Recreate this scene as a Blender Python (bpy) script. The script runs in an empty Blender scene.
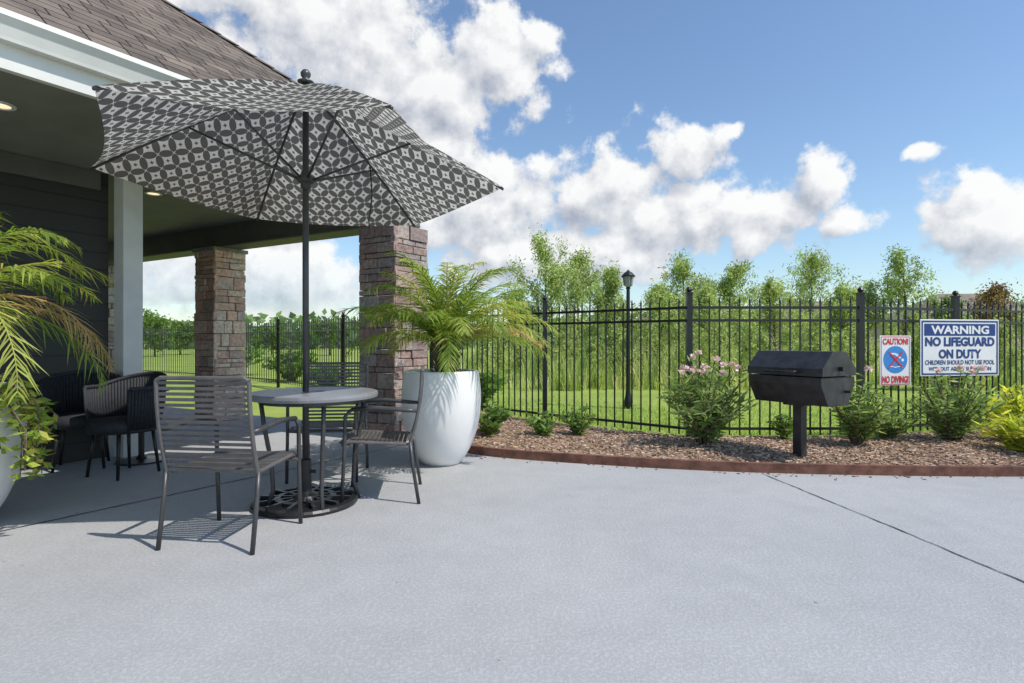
import bpy, math, random
import numpy as np
from mathutils import Vector, Matrix
random.seed(7)
R=random.uniform
scene=bpy.context.scene
scene.view_settings.view_transform='Standard'
scene.view_settings.look='None'
scene.view_settings.exposure=0
V=Vector
# ---------------------------------------------------------------- materials
def mat_new(name):
    m=bpy.data.materials.new(name); m.use_nodes=True
    nt=m.node_tree; nt.nodes.clear()
    out=nt.nodes.new('ShaderNodeOutputMaterial')
    return m,nt,out
def N(nt,t,**k):
    n=nt.nodes.new(t)
    for a,b in k.items(): setattr(n,a,b)
    return n
def MA(nt,op,a,b=None,c=None,clamp=False):
    n=nt.nodes.new('ShaderNodeMath'); n.operation=op; n.use_clamp=clamp
    for i,v in enumerate((a,b,c)):
        if v is None: continue
        if isinstance(v,(int,float)): n.inputs[i].default_value=v
        else: nt.links.new(v,n.inputs[i])
    return n.outputs[0]
def c4(c): return (c[0],c[1],c[2],1)
def mixc(nt,f,a,b,mode='MIX'):
    n=nt.nodes.new('ShaderNodeMix'); n.data_type='RGBA'; n.blend_type=mode
    for s,v in ((n.inputs[0],f),(n.inputs[6],a),(n.inputs[7],b)):
        if isinstance(v,(int,float)): s.default_value=v
        elif isinstance(v,tuple): s.default_value=c4(v)
        else: nt.links.new(v,s)
    return n.outputs[2]
def noise(nt,vec,scale,detail=4,rough=.6):
    n=nt.nodes.new('ShaderNodeTexNoise'); n.inputs['Scale'].default_value=scale
    n.inputs['Detail'].default_value=detail; n.inputs['Roughness'].default_value=rough
    if vec is not None: nt.links.new(vec,n.inputs['Vector'])
    return n.outputs['Fac']
def ramp(nt,f,lo,hi):
    n=nt.nodes.new('ShaderNodeMapRange'); n.inputs[1].default_value=lo; n.inputs[2].default_value=hi
    n.interpolation_type='SMOOTHSTEP'
    nt.links.new(f,n.inputs[0]); return n.outputs[0]
def objco(nt): return N(nt,'ShaderNodeTexCoord').outputs['Object']
def bump(nt,h,strength,dist):
    b=nt.nodes.new('ShaderNodeBump'); b.inputs['Strength'].default_value=strength; b.inputs['Distance'].default_value=dist
    nt.links.new(h,b.inputs['Height']); return b.outputs[0]
def princ(nt,out,col,rough=.6,metal=0,normal=None,spec=.5):
    p=nt.nodes.new('ShaderNodeBsdfPrincipled')
    if isinstance(col,tuple): p.inputs['Base Color'].default_value=c4(col)
    else: nt.links.new(col,p.inputs['Base Color'])
    p.inputs['Roughness'].default_value=rough; p.inputs['Metallic'].default_value=metal
    p.inputs['Specular IOR Level'].default_value=spec
    if normal is not None: nt.links.new(normal,p.inputs['Normal'])
    nt.links.new(p.outputs[0],out.inputs[0]); return p
def simple(name,col,rough=.6,metal=0,var=.15,scale=8,bstr=.15,bdist=.003,spec=.5):
    m,nt,out=mat_new(name); co=objco(nt)
    n=noise(nt,co,scale); n2=noise(nt,co,scale*9,3)
    dark=tuple(x*(1-var) for x in col); lite=tuple(min(1,x*(1+var)) for x in col)
    c=mixc(nt,ramp(nt,n,.3,.7),dark,lite)
    princ(nt,out,c,rough,metal,bump(nt,n2,bstr,bdist),spec)
    return m
def leafmat(name,trans=.35,rough=.5):
    m,nt,out=mat_new(name)
    a=N(nt,'ShaderNodeAttribute',attribute_name='Col')
    p=nt.nodes.new('ShaderNodeBsdfPrincipled'); nt.links.new(a.outputs[0],p.inputs['Base Color'])
    p.inputs['Roughness'].default_value=rough; p.inputs['Specular IOR Level'].default_value=.3
    if trans<=0:
        nt.links.new(p.outputs[0],out.inputs[0]); return m
    t=nt.nodes.new('ShaderNodeBsdfTranslucent')
    mm=mixc(nt,1.0,a.outputs[0],(1.75,1.75,1.1),'MULTIPLY')
    nt.links.new(mm,t.inputs[0])
    s=nt.nodes.new('ShaderNodeMixShader'); s.inputs[0].default_value=trans
    nt.links.new(p.outputs[0],s.inputs[1]); nt.links.new(t.outputs[0],s.inputs[2]); nt.links.new(s.outputs[0],out.inputs[0])
    return m
M_leaf=leafmat('foliage',.42)
M_dry=leafmat('mulch_chips',.0,.9)
M_petal=leafmat('flower_petals',.15,.6)
def attrmat(name,rough,var,scale,bstr,bdist):
    m,nt,out=mat_new(name); co=objco(nt)
    a=N(nt,'ShaderNodeAttribute',attribute_name='Col').outputs[0]
    n=noise(nt,co,scale,6,.7)
    c=mixc(nt,1.0,a,mixc(nt,ramp(nt,n,.3,.7),(1-var,1-var,1-var),(1+var,1+var,1+var)),'MULTIPLY')
    princ(nt,out,c,rough,0,bump(nt,n,bstr,bdist),.3); return m
M_stone=attrmat('ledge_stone',.9,.3,22,.9,.02)
M_bark=simple('bark',(.16,.12,.085),.95,0,.3,20,.6,.01,.2)
M_blackmetal=simple('black_powder_coated_metal',(.014,.014,.015),.35,.0,.2,10,.1,.001)
M_chair=simple('dark_grey_metal',(.07,.07,.072),.4,.3,.15,12,.1,.001)
M_slat=simple('grey_taupe_slats',(.12,.112,.11),.5,.1,.15,12,.1,.001)
M_grill=simple('black_grill_steel',(.030,.030,.032),.45,.1,.4,9,.25,.003)
M_pole=simple('umbrella_pole_metal',(.07,.07,.072),.35,.3,.1,10,.1,.001)
M_top=simple('table_top_grey',(.27,.27,.28),.4,.2,.08,10,.1,.001)
M_white=simple('sign_white',(.8,.8,.8),.4,0,.03,5,.05,.001)
M_blue=simple('sign_blue',(.010,.045,.20),.4,0,.05,5,.05,.001)
M_lblue=simple('sign_light_blue',(.04,.24,.62),.4,0,.05,5,.05,.001)
M_red=simple('sign_red',(.65,.02,.02),.4,0,.05,5,.05,.001)
M_trim=simple('cream_trim_paint',(.72,.71,.66),.5,0,.05,3,.1,.002)
M_column=simple('pale_grey_paint',(.74,.74,.72),.5,0,.06,4,.1,.002)
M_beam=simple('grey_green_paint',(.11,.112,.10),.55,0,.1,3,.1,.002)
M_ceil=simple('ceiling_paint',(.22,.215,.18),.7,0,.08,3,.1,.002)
M_rope=simple('dark_rope_weave',(.022,.024,.030),.7,0,.3,40,.4,.003)
M_edge=simple('timber_edging',(.18,.085,.06),.8,0,.35,9,.5,.006,.2)
M_joint=simple('joint_filler',(.09,.09,.09),.9,0,.3,20,.3,.002,.1)
M_pot=simple('white_glazed_pot',(.80,.79,.77),.4,0,.03,4,.08,.002)
M_soil=simple('potting_soil',(.05,.035,.025),.95,0,.3,30,.8,.01,.1)
M_glass=simple('dark_window_glass',(.03,.04,.05),.1)
M_housewall=simple('house_brick',(.36,.27,.22),.9,0,.2,3,.2,.01)
M_houseroof=simple('house_roof',(.22,.18,.16),.9,0,.2,2,.2,.01)
def siding():
    m,nt,out=mat_new('lap_siding'); co=objco(nt)
    sx=N(nt,'ShaderNodeSeparateXYZ'); nt.links.new(co,sx.inputs[0])
    f=MA(nt,'FRACT',MA(nt,'MULTIPLY',sx.outputs[2],6.2))
    ln=ramp(nt,f,.0,.1)
    c=mixc(nt,ln,(.008,.008,.008),(.036,.036,.033))
    h=MA(nt,'SUBTRACT',1.0,f)
    princ(nt,out,c,.6,0,bump(nt,h,.8,.02)); return m
M_siding=siding()
def shingle():
    m,nt,out=mat_new('roof_shingles')
    uv=N(nt,'ShaderNodeTexCoord').outputs['UV']
    b=nt.nodes.new('ShaderNodeTexBrick'); nt.links.new(uv,b.inputs[0])
    b.inputs['Scale'].default_value=1; b.inputs['Brick Width'].default_value=.24; b.inputs['Row Height'].default_value=.12
    b.inputs['Mortar Size'].default_value=.007; b.offset=.37; b.offset_frequency=3; b.inputs['Mortar Smooth'].default_value=.4
    b.inputs['Color1'].default_value=c4((.21,.175,.155)); b.inputs['Color2'].default_value=c4((.115,.098,.09)); b.inputs['Mortar'].default_value=c4((.03,.025,.02))
    n=noise(nt,uv,3,5); n2=noise(nt,uv,90,3)
    c=mixc(nt,1.0,b.outputs[0],mixc(nt,ramp(nt,n,.3,.7),(.8,.8,.8),(1.2,1.18,1.12)),'MULTIPLY')
    c=mixc(nt,1.0,c,mixc(nt,n2,(.55,.55,.55),(1.45,1.45,1.45)),'MULTIPLY')
    sx=N(nt,'ShaderNodeSeparateXYZ'); nt.links.new(uv,sx.inputs[0])
    fr=MA(nt,'FRACT',MA(nt,'DIVIDE',sx.outputs[1],.12))
    h=MA(nt,'ADD',MA(nt,'MULTIPLY',MA(nt,'SUBTRACT',1.0,fr),.7),MA(nt,'MULTIPLY',b.outputs[1],-.4))
    princ(nt,out,c,.95,0,bump(nt,h,1,.02),.1); return m
M_shingle=shingle()
def patio():
    m,nt,out=mat_new('textured_concrete'); co=objco(nt)
    big=noise(nt,co,.55,4,.6); mid=noise(nt,co,5,5,.65); fine=noise(nt,co,62,5,.65); vf=noise(nt,co,230,2,.6)
    c=mixc(nt,ramp(nt,big,.3,.7),(.385,.388,.392),(.430,.432,.434))
    c=mixc(nt,1.0,c,mixc(nt,ramp(nt,mid,.25,.75),(.955,.955,.955),(1.04,1.04,1.04)),'MULTIPLY')
    k=ramp(nt,fine,.42,.60)
    c=mixc(nt,1.0,c,mixc(nt,k,(.905,.905,.91),(1.04,1.04,1.04)),'MULTIPLY')
    c=mixc(nt,1.0,c,mixc(nt,vf,(.66,.66,.66),(1.34,1.34,1.34)),'MULTIPLY')
    st=ramp(nt,noise(nt,co,1.3,6,.7),.55,.78)
    c=mixc(nt,MA(nt,'MULTIPLY',st,.24),c,(.24,.238,.232))
    sp=ramp(nt,noise(nt,co,16,2,.4),.765,.80)
    c=mixc(nt,MA(nt,'MULTIPLY',sp,.5),c,(.12,.12,.12))
    h=MA(nt,'ADD',MA(nt,'MULTIPLY',k,.7),MA(nt,'MULTIPLY',vf,.6))
    princ(nt,out,c,.78,0,bump(nt,h,.5,.003),.25); return m
M_patio=patio()
def lawnm():
    m,nt,out=mat_new('lawn_grass'); co=objco(nt)
    n=noise(nt,co,.4,6,.7); n2=noise(nt,co,30,4,.7)
    c=mixc(nt,ramp(nt,n,.3,.7),(.22,.31,.06),(.33,.40,.10))
    c=mixc(nt,1.0,c,mixc(nt,n2,(.6,.6,.6),(1.4,1.4,1.4)),'MULTIPLY')
    princ(nt,out,c,.95,0,bump(nt,n2,.6,.02),.1); return m
M_lawn=lawnm()
def mulchm():
    m,nt,out=mat_new('bark_mulch'); co=objco(nt)
    v=nt.nodes.new('ShaderNodeTexVoronoi'); v.inputs['Scale'].default_value=48; nt.links.new(co,v.inputs[0])
    n=noise(nt,co,14,6,.7)
    sx=N(nt,'ShaderNodeSeparateColor'); nt.links.new(v.outputs['Color'],sx.inputs[0])
    c=mixc(nt,sx.outputs[0],(.22,.14,.095),(.48,.34,.24))
    c=mixc(nt,1.0,c,mixc(nt,ramp(nt,n,.3,.7),(.6,.6,.6),(1.2,1.2,1.2)),'MULTIPLY')
    princ(nt,out,c,.95,0,bump(nt,n,1,.03),.1); return m
M_mulch=mulchm()
def fabric():
    m,nt,out=mat_new('patterned_canopy_fabric')
    uv=N(nt,'ShaderNodeTexCoord').outputs['UV']
    sx=N(nt,'ShaderNodeSeparateXYZ'); nt.links.new(uv,sx.inputs[0])
    S=.7071/.098
    a=MA(nt,'MULTIPLY',MA(nt,'ADD',sx.outputs[0],sx.outputs[1]),S); b=MA(nt,'MULTIPLY',MA(nt,'SUBTRACT',sx.outputs[0],sx.outputs[1]),S)
    fu=MA(nt,'FRACT',MA(nt,'ADD',a,50.5)); fv=MA(nt,'FRACT',MA(nt,'ADD',b,50.5))
    tot=None
    for cx in (0,1):
        for cy in (0,1):
            dx=MA(nt,'SUBTRACT',fu,cx); dy=MA(nt,'SUBTRACT',fv,cy)
            dd=MA(nt,'SQRT',MA(nt,'ADD',MA(nt,'MULTIPLY',dx,dx),MA(nt,'MULTIPLY',dy,dy)))
            k=MA(nt,'LESS_THAN',dd,.735)
            tot=k if tot is None else MA(nt,'ADD',tot,k)
    pet=MA(nt,'MULTIPLY',MA(nt,'GREATER_THAN',tot,1.5),MA(nt,'LESS_THAN',tot,2.5))
    du=MA(nt,'SUBTRACT',MA(nt,'FRACT',MA(nt,'ADD',fu,.5)),.5); dv=MA(nt,'SUBTRACT',MA(nt,'FRACT',MA(nt,'ADD',fv,.5)),.5)
    dd=MA(nt,'ADD',MA(nt,'POWER',MA(nt,'ABSOLUTE',du),.7),MA(nt,'POWER',MA(nt,'ABSOLUTE',dv),.7))
    star=MA(nt,'LESS_THAN',dd,.27)
    pet=MA(nt,'MAXIMUM',pet,star)
    c=mixc(nt,pet,(.64,.62,.565),(.125,.118,.112))
    p=nt.nodes.new('ShaderNodeBsdfDiffuse'); nt.links.new(c,p.inputs[0])
    w=noise(nt,uv,9,3); nt.links.new(bump(nt,w,.3,.02),p.inputs['Normal'])
    t=nt.nodes.new('ShaderNodeBsdfTranslucent'); nt.links.new(c,t.inputs[0])
    s=nt.nodes.new('ShaderNodeMixShader'); s.inputs[0].default_value=.48
    nt.links.new(p.outputs[0],s.inputs[1]); nt.links.new(t.outputs[0],s.inputs[2]); nt.links.new(s.outputs[0],out.inputs[0]); return m
M_fabric=fabric()
def emis(name,col,st):
    m,nt,out=mat_new(name); e=nt.nodes.new('ShaderNodeEmission'); e.inputs[0].default_value=c4(col); e.inputs[1].default_value=st
    nt.links.new(e.outputs[0],out.inputs[0]); return m
M_lamp=emis('warm_lamp_lens',(1,.8,.5),1.2)
# ---------------------------------------------------------------- mesh builder
class MB:
    def __init__(s): s.v=[]; s.f=[]; s.c=[]; s.uv=[]
    def face(s,pts,col=(1,1,1),uv=None):
        i=len(s.v); s.v+= [tuple(p) for p in pts]; s.f.append(tuple(range(i,i+len(pts)))); s.c.append(col)
        s.uv.append(uv if uv else [(0,0)]*len(pts))
    def idx(s,pts,faces,col=(1,1,1)):
        i=len(s.v); s.v+=[tuple(p) for p in pts]
        for f in faces: s.f.append(tuple(i+k for k in f)); s.c.append(col); s.uv.append([(0,0)]*len(f))
    def obox(s,c,ux,uy,uz,col=(1,1,1)):
        c,ux,uy,uz=V(c),V(ux),V(uy),V(uz)
        p=[c+a*ux+b*uy+d*uz for a,b,d in ((-1,-1,-1),(1,-1,-1),(1,1,-1),(-1,1,-1),(-1,-1,1),(1,-1,1),(1,1,1),(-1,1,1))]
        s.idx(p,[(0,3,2,1),(4,5,6,7),(0,1,5,4),(1,2,6,5),(2,3,7,6),(3,0,4,7)],col)
    def box(s,x0,x1,y0,y1,z0,z1,col=(1,1,1)):
        s.obox(((x0+x1)/2,(y0+y1)/2,(z0+z1)/2),((x1-x0)/2,0,0),(0,(y1-y0)/2,0),(0,0,(z1-z0)/2),col)
    def tube(s,pts,rad,n=8,col=(1,1,1),cap=True):
        pts=[V(p) for p in pts]; m=len(pts)
        if isinstance(rad,(int,float)): rad=[rad]*m
        ring=[]; prev=None
        for i in range(m):
            t=(pts[min(i+1,m-1)]-pts[max(i-1,0)]).normalized()
            if prev is None:
                up=V((0,0,1)) if abs(t.z)<.95 else V((0,1,0))
                a=t.cross(up).normalized()
            else: a=(prev-t*prev.dot(t)).normalized()
            prev=a; b=t.cross(a)
            ring+=[pts[i]+(a*math.cos(2*math.pi*(k+.5)/n)+b*math.sin(2*math.pi*(k+.5)/n))*rad[i] for k in range(n)]
        fs=[]
        for i in range(m-1):
            for k in range(n):
                fs.append((i*n+k,i*n+(k+1)%n,(i+1)*n+(k+1)%n,(i+1)*n+k))
        if cap: fs.append(tuple(range(n-1,-1,-1))); fs.append(tuple((m-1)*n+k for k in range(n)))
        s.idx(ring,fs,col)
    def lathe(s,prof,c=(0,0,0),n=32,col=(1,1,1)):
        c=V(c); m=len(prof); p=[]; fs=[]
        for r,z in prof:
            for k in range(n):
                a=2*math.pi*k/n; p.append(c+V((r*math.cos(a),r*math.sin(a),z)))
        for i in range(m-1):
            for k in range(n): fs.append((i*n+k,i*n+(k+1)%n,(i+1)*n+(k+1)%n,(i+1)*n+k))
        s.idx(p,fs,col)
    def leaf(s,p,d,L,w,col,nrm=None):
        d=V(d).normalized()
        if nrm is None: nrm=V((R(-1,1),R(-1,1),R(-.2,1)))
        a=d.cross(nrm)
        if a.length<1e-3: a=V((1,0,0))
        a.normalize(); m=p+d*L*.45
        s.face([p,m+a*w*.5,p+d*L,m-a*w*.5],col)
    def obj(s,name,mat,parent=None,smooth=False,loc=None,off=None,bevel=0):
        me=bpy.data.meshes.new(name)
        vs=s.v
        if off is not None: vs=[(x-off[0],y-off[1],z-off[2]) for x,y,z in vs]
        me.from_pydata(vs,[],s.f); me.materials.append(mat)
        cnt=[len(f) for f in s.f]
        ca=me.color_attributes.new('Col','FLOAT_COLOR','CORNER')
        arr=np.repeat(np.array([[c[0],c[1],c[2],1] for c in s.c],dtype=np.float32),cnt,axis=0)
        ca.data.foreach_set('color',arr.ravel())
        ul=me.uv_layers.new(name='UVMap'); ul.data.foreach_set('uv',np.array([q for u in s.uv for q in u],dtype=np.float32).ravel())
        if smooth: me.polygons.foreach_set('use_smooth',[True]*len(me.polygons))
        me.update()
        o=bpy.data.objects.new(name,me); scene.collection.objects.link(o)
        if parent is not None: o.parent=parent
        if loc is not None: o.location=loc
        if bevel:
            b=o.modifiers.new('bevel','BEVEL'); b.width=bevel; b.segments=2; b.limit_method='ANGLE'
        return o
def empty(name,loc,label,cat,rot=0,group=None):
    o=bpy.data.objects.new(name,None); scene.collection.objects.link(o); o.empty_display_size=.2
    o.location=loc; o.rotation_euler=(0,0,rot); o['label']=label; o['category']=cat
    if group: o['group']=group
    return o
def tag(o,label,cat,group=None):
    o['label']=label; o['category']=cat
    if group:o['group']=group
    return o
def dup(root,loc,rot,label=None):
    r=root.copy(); scene.collection.objects.link(r); r.location=loc; r.rotation_euler=(0,0,rot)
    if label: r['label']=label
    for ch in root.children:
        c=ch.copy(); scene.collection.objects.link(c); c.parent=r
    return r
# ---------------------------------------------------------------- camera, sun, world
cam=bpy.data.cameras.new('camera'); cam.lens=20; cam.sensor_width=36; cam.clip_end=2000; cam.clip_start=.05
co=bpy.data.objects.new('camera',cam); scene.collection.objects.link(co)
co.location=(0,0,1.1); co.rotation_euler=(math.radians(90),0,0); scene.camera=co
EL=math.radians(55); AZ=math.radians(116.6)
sd=V((math.sin(AZ)*math.cos(EL),math.cos(AZ)*math.cos(EL),math.sin(EL)))
sun=bpy.data.lights.new('sun','SUN'); sun.energy=4.1; sun.angle=math.radians(.53); sun.color=(1,.95,.87)
so=bpy.data.objects.new('sun',sun); scene.collection.objects.link(so); so.location=sd*50
so.rotation_euler=(-sd).to_track_quat('-Z','Y').to_euler()
w=bpy.data.worlds.new('World'); scene.world=w; w.use_nodes=True
nt=w.node_tree; nt.nodes.clear()
out=nt.nodes.new('ShaderNodeOutputWorld')
sky=nt.nodes.new('ShaderNodeTexSky'); sky.sky_type='NISHITA'; sky.sun_disc=False; sky.sun_elevation=EL; sky.sun_rotation=AZ
sky.air_density=1.1; sky.dust_density=.5; sky.ozone_density=1.5
bg=nt.nodes.new('ShaderNodeBackground'); bg.inputs[1].default_value=.15
nt.links.new(mixc(nt,1.0,sky.outputs[0],(.95,1.03,1.10),'MULTIPLY'),bg.inputs[0])
def azel(x,y):
    return math.atan((x-512)/569), math.atan((342-y)/math.hypot(569,x-512))
blobs=[(500,62,74,54,1.16),(425,95,85,62,1.18),(435,150,56,44,1.14),(330,35,140,64,1.2),(210,-10,120,70,1.05),
 (455,208,90,58,1.18),(590,196,102,48,1.22),(690,152,44,36,1.12),(675,220,98,44,1.2),(765,222,80,36,1.18),(822,186,40,38,1.14),(850,222,50,26,1.12),
 (560,255,190,38,1.12),(985,225,78,54,1.24),(914,153,30,11,.86),(738,132,11,11,.66),(250,275,180,62,1.18),(180,200,120,80,.95)]
g=bpy.data.node_groups.new('cloud_density','ShaderNodeTree')
g.interface.new_socket('P',in_out='INPUT',socket_type='NodeSocketVector')
g.interface.new_socket('D',in_out='OUTPUT',socket_type='NodeSocketFloat')
gi=g.nodes.new('NodeGroupInput'); go=g.nodes.new('NodeGroupOutput')
sx=g.nodes.new('ShaderNodeSeparateXYZ'); g.links.new(gi.outputs[0],sx.inputs[0])
azn=MA(g,'ARCTAN2',sx.outputs[0],sx.outputs[1])
hyp=MA(g,'SQRT',MA(g,'ADD',MA(g,'MULTIPLY',sx.outputs[0],sx.outputs[0]),MA(g,'MULTIPLY',sx.outputs[1],sx.outputs[1])))
eln=MA(g,'ARCTAN2',sx.outputs[2],hyp)
tot=None
for (x,y,rx,ry,amp) in blobs:
    a,e=azel(x,y)
    du=MA(g,'MULTIPLY',MA(g,'SUBTRACT',azn,a),1/(rx/600*math.cos(a)**1.5+.0001))
    dv=MA(g,'MULTIPLY',MA(g,'SUBTRACT',eln,e),1/(ry/600*math.cos(a)))
    q=MA(g,'ADD',MA(g,'MULTIPLY',du,du),MA(g,'MULTIPLY',dv,dv))
    ex=MA(g,'MULTIPLY',MA(g,'EXPONENT',MA(g,'MULTIPLY',q,-.8)),amp)
    tot=ex if tot is None else MA(g,'MAXIMUM',tot,ex)
n1=noise(g,gi.outputs[0],8,11,.6); n2=noise(g,gi.outputs[0],25,9,.64)
vor=g.nodes.new('ShaderNodeTexVoronoi'); vor.feature='SMOOTH_F1'; vor.inputs['Scale'].default_value=20; vor.inputs['Smoothness'].default_value=.35
wv=g.nodes.new('ShaderNodeTexNoise'); wv.inputs['Scale'].default_value=16; wv.inputs['Detail'].default_value=6; g.links.new(gi.outputs[0],wv.inputs['Vector'])
vm=g.nodes.new('ShaderNodeVectorMath'); vm.operation='MULTIPLY_ADD'; g.links.new(wv.outputs['Color'],vm.inputs[0]); vm.inputs[1].default_value=(.07,.07,.07); g.links.new(gi.outputs[0],vm.inputs[2])
g.links.new(vm.outputs[0],vor.inputs[0])
D=MA(g,'ADD',tot,MA(g,'MULTIPLY',MA(g,'SUBTRACT',n1,.5),1.45))
D=MA(g,'ADD',D,MA(g,'MULTIPLY',MA(g,'SUBTRACT',n2,.5),.85))
D=MA(g,'ADD',D,MA(g,'MULTIPLY',MA(g,'SUBTRACT',.34,vor.outputs[0]),.5))
g.links.new(D,go.inputs[0])
gen=nt.nodes.new('ShaderNodeTexCoord').outputs['Generated']
g1=nt.nodes.new('ShaderNodeGroup'); g1.node_tree=g; nt.links.new(gen,g1.inputs[0])
ad=nt.nodes.new('ShaderNodeVectorMath'); ad.operation='ADD'; ad.inputs[1].default_value=(.016,-.004,.030); nt.links.new(gen,ad.inputs[0])
g2=nt.nodes.new('ShaderNodeGroup'); g2.node_tree=g; nt.links.new(ad.outputs[0],g2.inputs[0])
mask=ramp(nt,g1.outputs[0],.42,.72)
lit=MA(nt,'ADD',.63,MA(nt,'MULTIPLY',MA(nt,'SUBTRACT',g1.outputs[0],g2.outputs[0]),1.1),clamp=True)
thick=ramp(nt,g1.outputs[0],.8,1.9)
lit=MA(nt,'SUBTRACT',lit,MA(nt,'MULTIPLY',thick,.14),clamp=True)
cc=mixc(nt,lit,(.40,.44,.53),(1.0,1.0,.99))
sxx=nt.nodes.new('ShaderNodeSeparateXYZ'); nt.links.new(gen,sxx.inputs[0])
hz=ramp(nt,sxx.outputs[2],.0,.16)
cb=nt.nodes.new('ShaderNodeBackground'); cb.inputs[1].default_value=1.0; nt.links.new(cc,cb.inputs[0])
mf=MA(nt,'MULTIPLY',mask,MA(nt,'ADD',.5,MA(nt,'MULTIPLY',hz,.46)))
ms=nt.nodes.new('ShaderNodeMixShader'); nt.links.new(mf,ms.inputs[0]); nt.links.new(bg.outputs[0],ms.inputs[1]); nt.links.new(cb.outputs[0],ms.inputs[2])
nt.links.new(ms.outputs[0],out.inputs[0])
# ---------------------------------------------------------------- ground
C2=V((-1.35,6.5,0)); d=V((-.549,-.836,0)).normalized(); e=V((-.87,.49,0)).normalized()
def P(a,b,z=0): return C2+d*a+e*b+V((0,0,z))
m=MB(); m.face([(-900,-300,-.03),(900,-300,-.03),(900,1500,-.03),(-900,1500,-.03)])
o=m.obj('lawn',M_lawn); o['kind']='structure'
edge=[(-.95,6.35),(-.62,5.8),(-.3,5.5),(.1,5.3),(.79,5.07),(1.4,4.9),(2.05,4.77),(3,4.67),(4.14,4.63),(5.2,4.7),(6.5,4.9),(9,5.4),(13,6.4)]
def smoothline(pts,k=6):
    o=[]
    for i in range(len(pts)-1):
        p0=V(pts[max(i-1,0)]);p1=V(pts[i]);p2=V(pts[i+1]);p3=V(pts[min(i+2,len(pts)-1)])
        for j in range(k):
            t=j/k
            o.append(.5*((2*p1)+(p2-p0)*t+(2*p0-5*p1+4*p2-p3)*t*t+(3*p1-p0-3*p2+p3)*t**3))
    o.append(V(pts[-1])); return o
es=smoothline(edge)
pk=[(p.x,p.y) for p in es]
far=[P(-.5,-.1),P(-.5,9)]
poly=[(14,-8)]+[(14,6.6)]+pk[::-1]+[(p.x,p.y) for p in far]+[(-14,12),(-14,-8)]
m=MB(); m.face([(x,y,0) for x,y in poly][::-1])
nn=len(poly)
for i in range(nn):
    a=poly[i];b=poly[(i+1)%nn]; m.face([(a[0],a[1],-.12),(a[0],a[1],0),(b[0],b[1],0),(b[0],b[1],-.12)])
o=m.obj('patio',M_patio); o['kind']='structure'
def strip(pts,wd,z=.004):
    m=MB(); P2=[V(p).to_3d() for p in pts]; L=[];Rr=[]
    for i,p in enumerate(P2):
        t=(P2[min(i+1,len(P2)-1)]-P2[max(i-1,0)]).normalized(); n=V((-t.y,t.x,0))*wd/2*R(.6,1.3)
        L.append(p-n+V((0,0,z))); Rr.append(p+n+V((0,0,z)))
    k=len(P2); m.idx(L+Rr,[(i,i+1,k+i+1,k+i) for i in range(k-1)])
    return m
def jl(a,b,n=30,j=.004):
    a=V(a);b=V(b); return [(a.lerp(b,i/n)+V((R(-j,j),R(-j,j)))) for i in range(n+1)]
pts=jl((2.08,4.74),(2.22,3.6),25)+jl((2.23,3.55),(2.36,2.4),25)+jl((2.37,2.35),(2.6,-2),25)
o=strip(pts,.009).obj('expansion_joint',M_joint); o['kind']='structure'
a=P(-.2,-.42);b=P(6,-.42)
o=strip(jl((a.x,a.y),(b.x,b.y),60),.014).obj('expansion_joint',M_joint); o['kind']='structure'
fence=[(-13.5,19.5),(-9.3,16.8),(-5.75,14.0),(-3.35,11.3),(-1.3,9.2),(.43,7.45),(1.93,6.2),(3.81,6.22),(5.19,6.66),(7.2,7.4),(9.3,8.2),(11.4,9.0)]
def fy(x):
    for i in range(len(fence)-1):
        if fence[i][0]<=x<=fence[i+1][0]:
            t=(x-fence[i][0])/(fence[i+1][0]-fence[i][0]); return fence[i][1]+t*(fence[i+1][1]-fence[i][1])
    return 9
def ey(x):
    for i in range(len(pk)-1):
        if pk[i][0]<=x<=pk[i+1][0]:
            t=(x-pk[i][0])/(pk[i+1][0]-pk[i][0]+1e-9); return pk[i][1]+t*(pk[i+1][1]-pk[i][1])
    return pk[0][1]
m=MB(); nx=150; ny=16; G=[]
for i in range(nx+1):
    x=-.93+i*(12.2+.93)/nx; y0=ey(x)+.02; y1=max(fy(x)+.12,y0+.05); 
    for j in range(ny+1):
        t=j/ny; z=.035+.05*math.sin(t*math.pi)*(.6+.4*math.sin(x*3+1))+R(-.012,.012)-(.05 if j==ny else 0)
        G.append((x,y0+(y1-y0)*t,z))
m.idx(G,[(i*(ny+1)+j,(i+1)*(ny+1)+j,(i+1)*(ny+1)+j+1,i*(ny+1)+j+1) for i in range(nx) for j in range(ny)])
o=m.obj('mulch_bed',M_mulch,smooth=True); o['kind']='structure'
m=MB()
for _ in range(12000):
    x=R(-.85,7.5); y0=ey(x)+.04; y1=fy(x)+.12; y=R(y0,y1); t=(y-y0)/(y1-y0)
    z=.045+.05*math.sin(t*math.pi)*(.6+.4*math.sin(x*3+1))+R(-.004,.008)
    a=R(0,6.28); ux=V((math.cos(a),math.sin(a),R(-.2,.2)))*R(.007,.025); uy=V((-math.sin(a),math.cos(a),R(-.3,.3)))*R(.003,.008)
    k=R(.7,1.3); c=random.choice([(.45,.30,.21),(.54,.39,.28),(.34,.22,.15),(.20,.13,.09),(.57,.45,.35)])
    m.obox((x,y,z),ux,uy,(0,0,.003),tuple(q*k for q in c))
o=m.obj('bark_chips',M_dry); o['kind']='stuff'; tag(o,'loose tan bark chips covering the planting bed','mulch')
m=MB()
for i in range(110):
    x=R(-.5,6.5); y=ey(x)-abs(random.gauss(0,.07))-.01
    a=R(0,6.28); L=R(.004,.013); m.obox((x,y,.004),V((math.cos(a),math.sin(a),0))*L,V((-math.sin(a),math.cos(a),0))*L*.35,(0,0,.003),random.choice([(.35,.25,.17),(.18,.12,.08)]))
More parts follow.
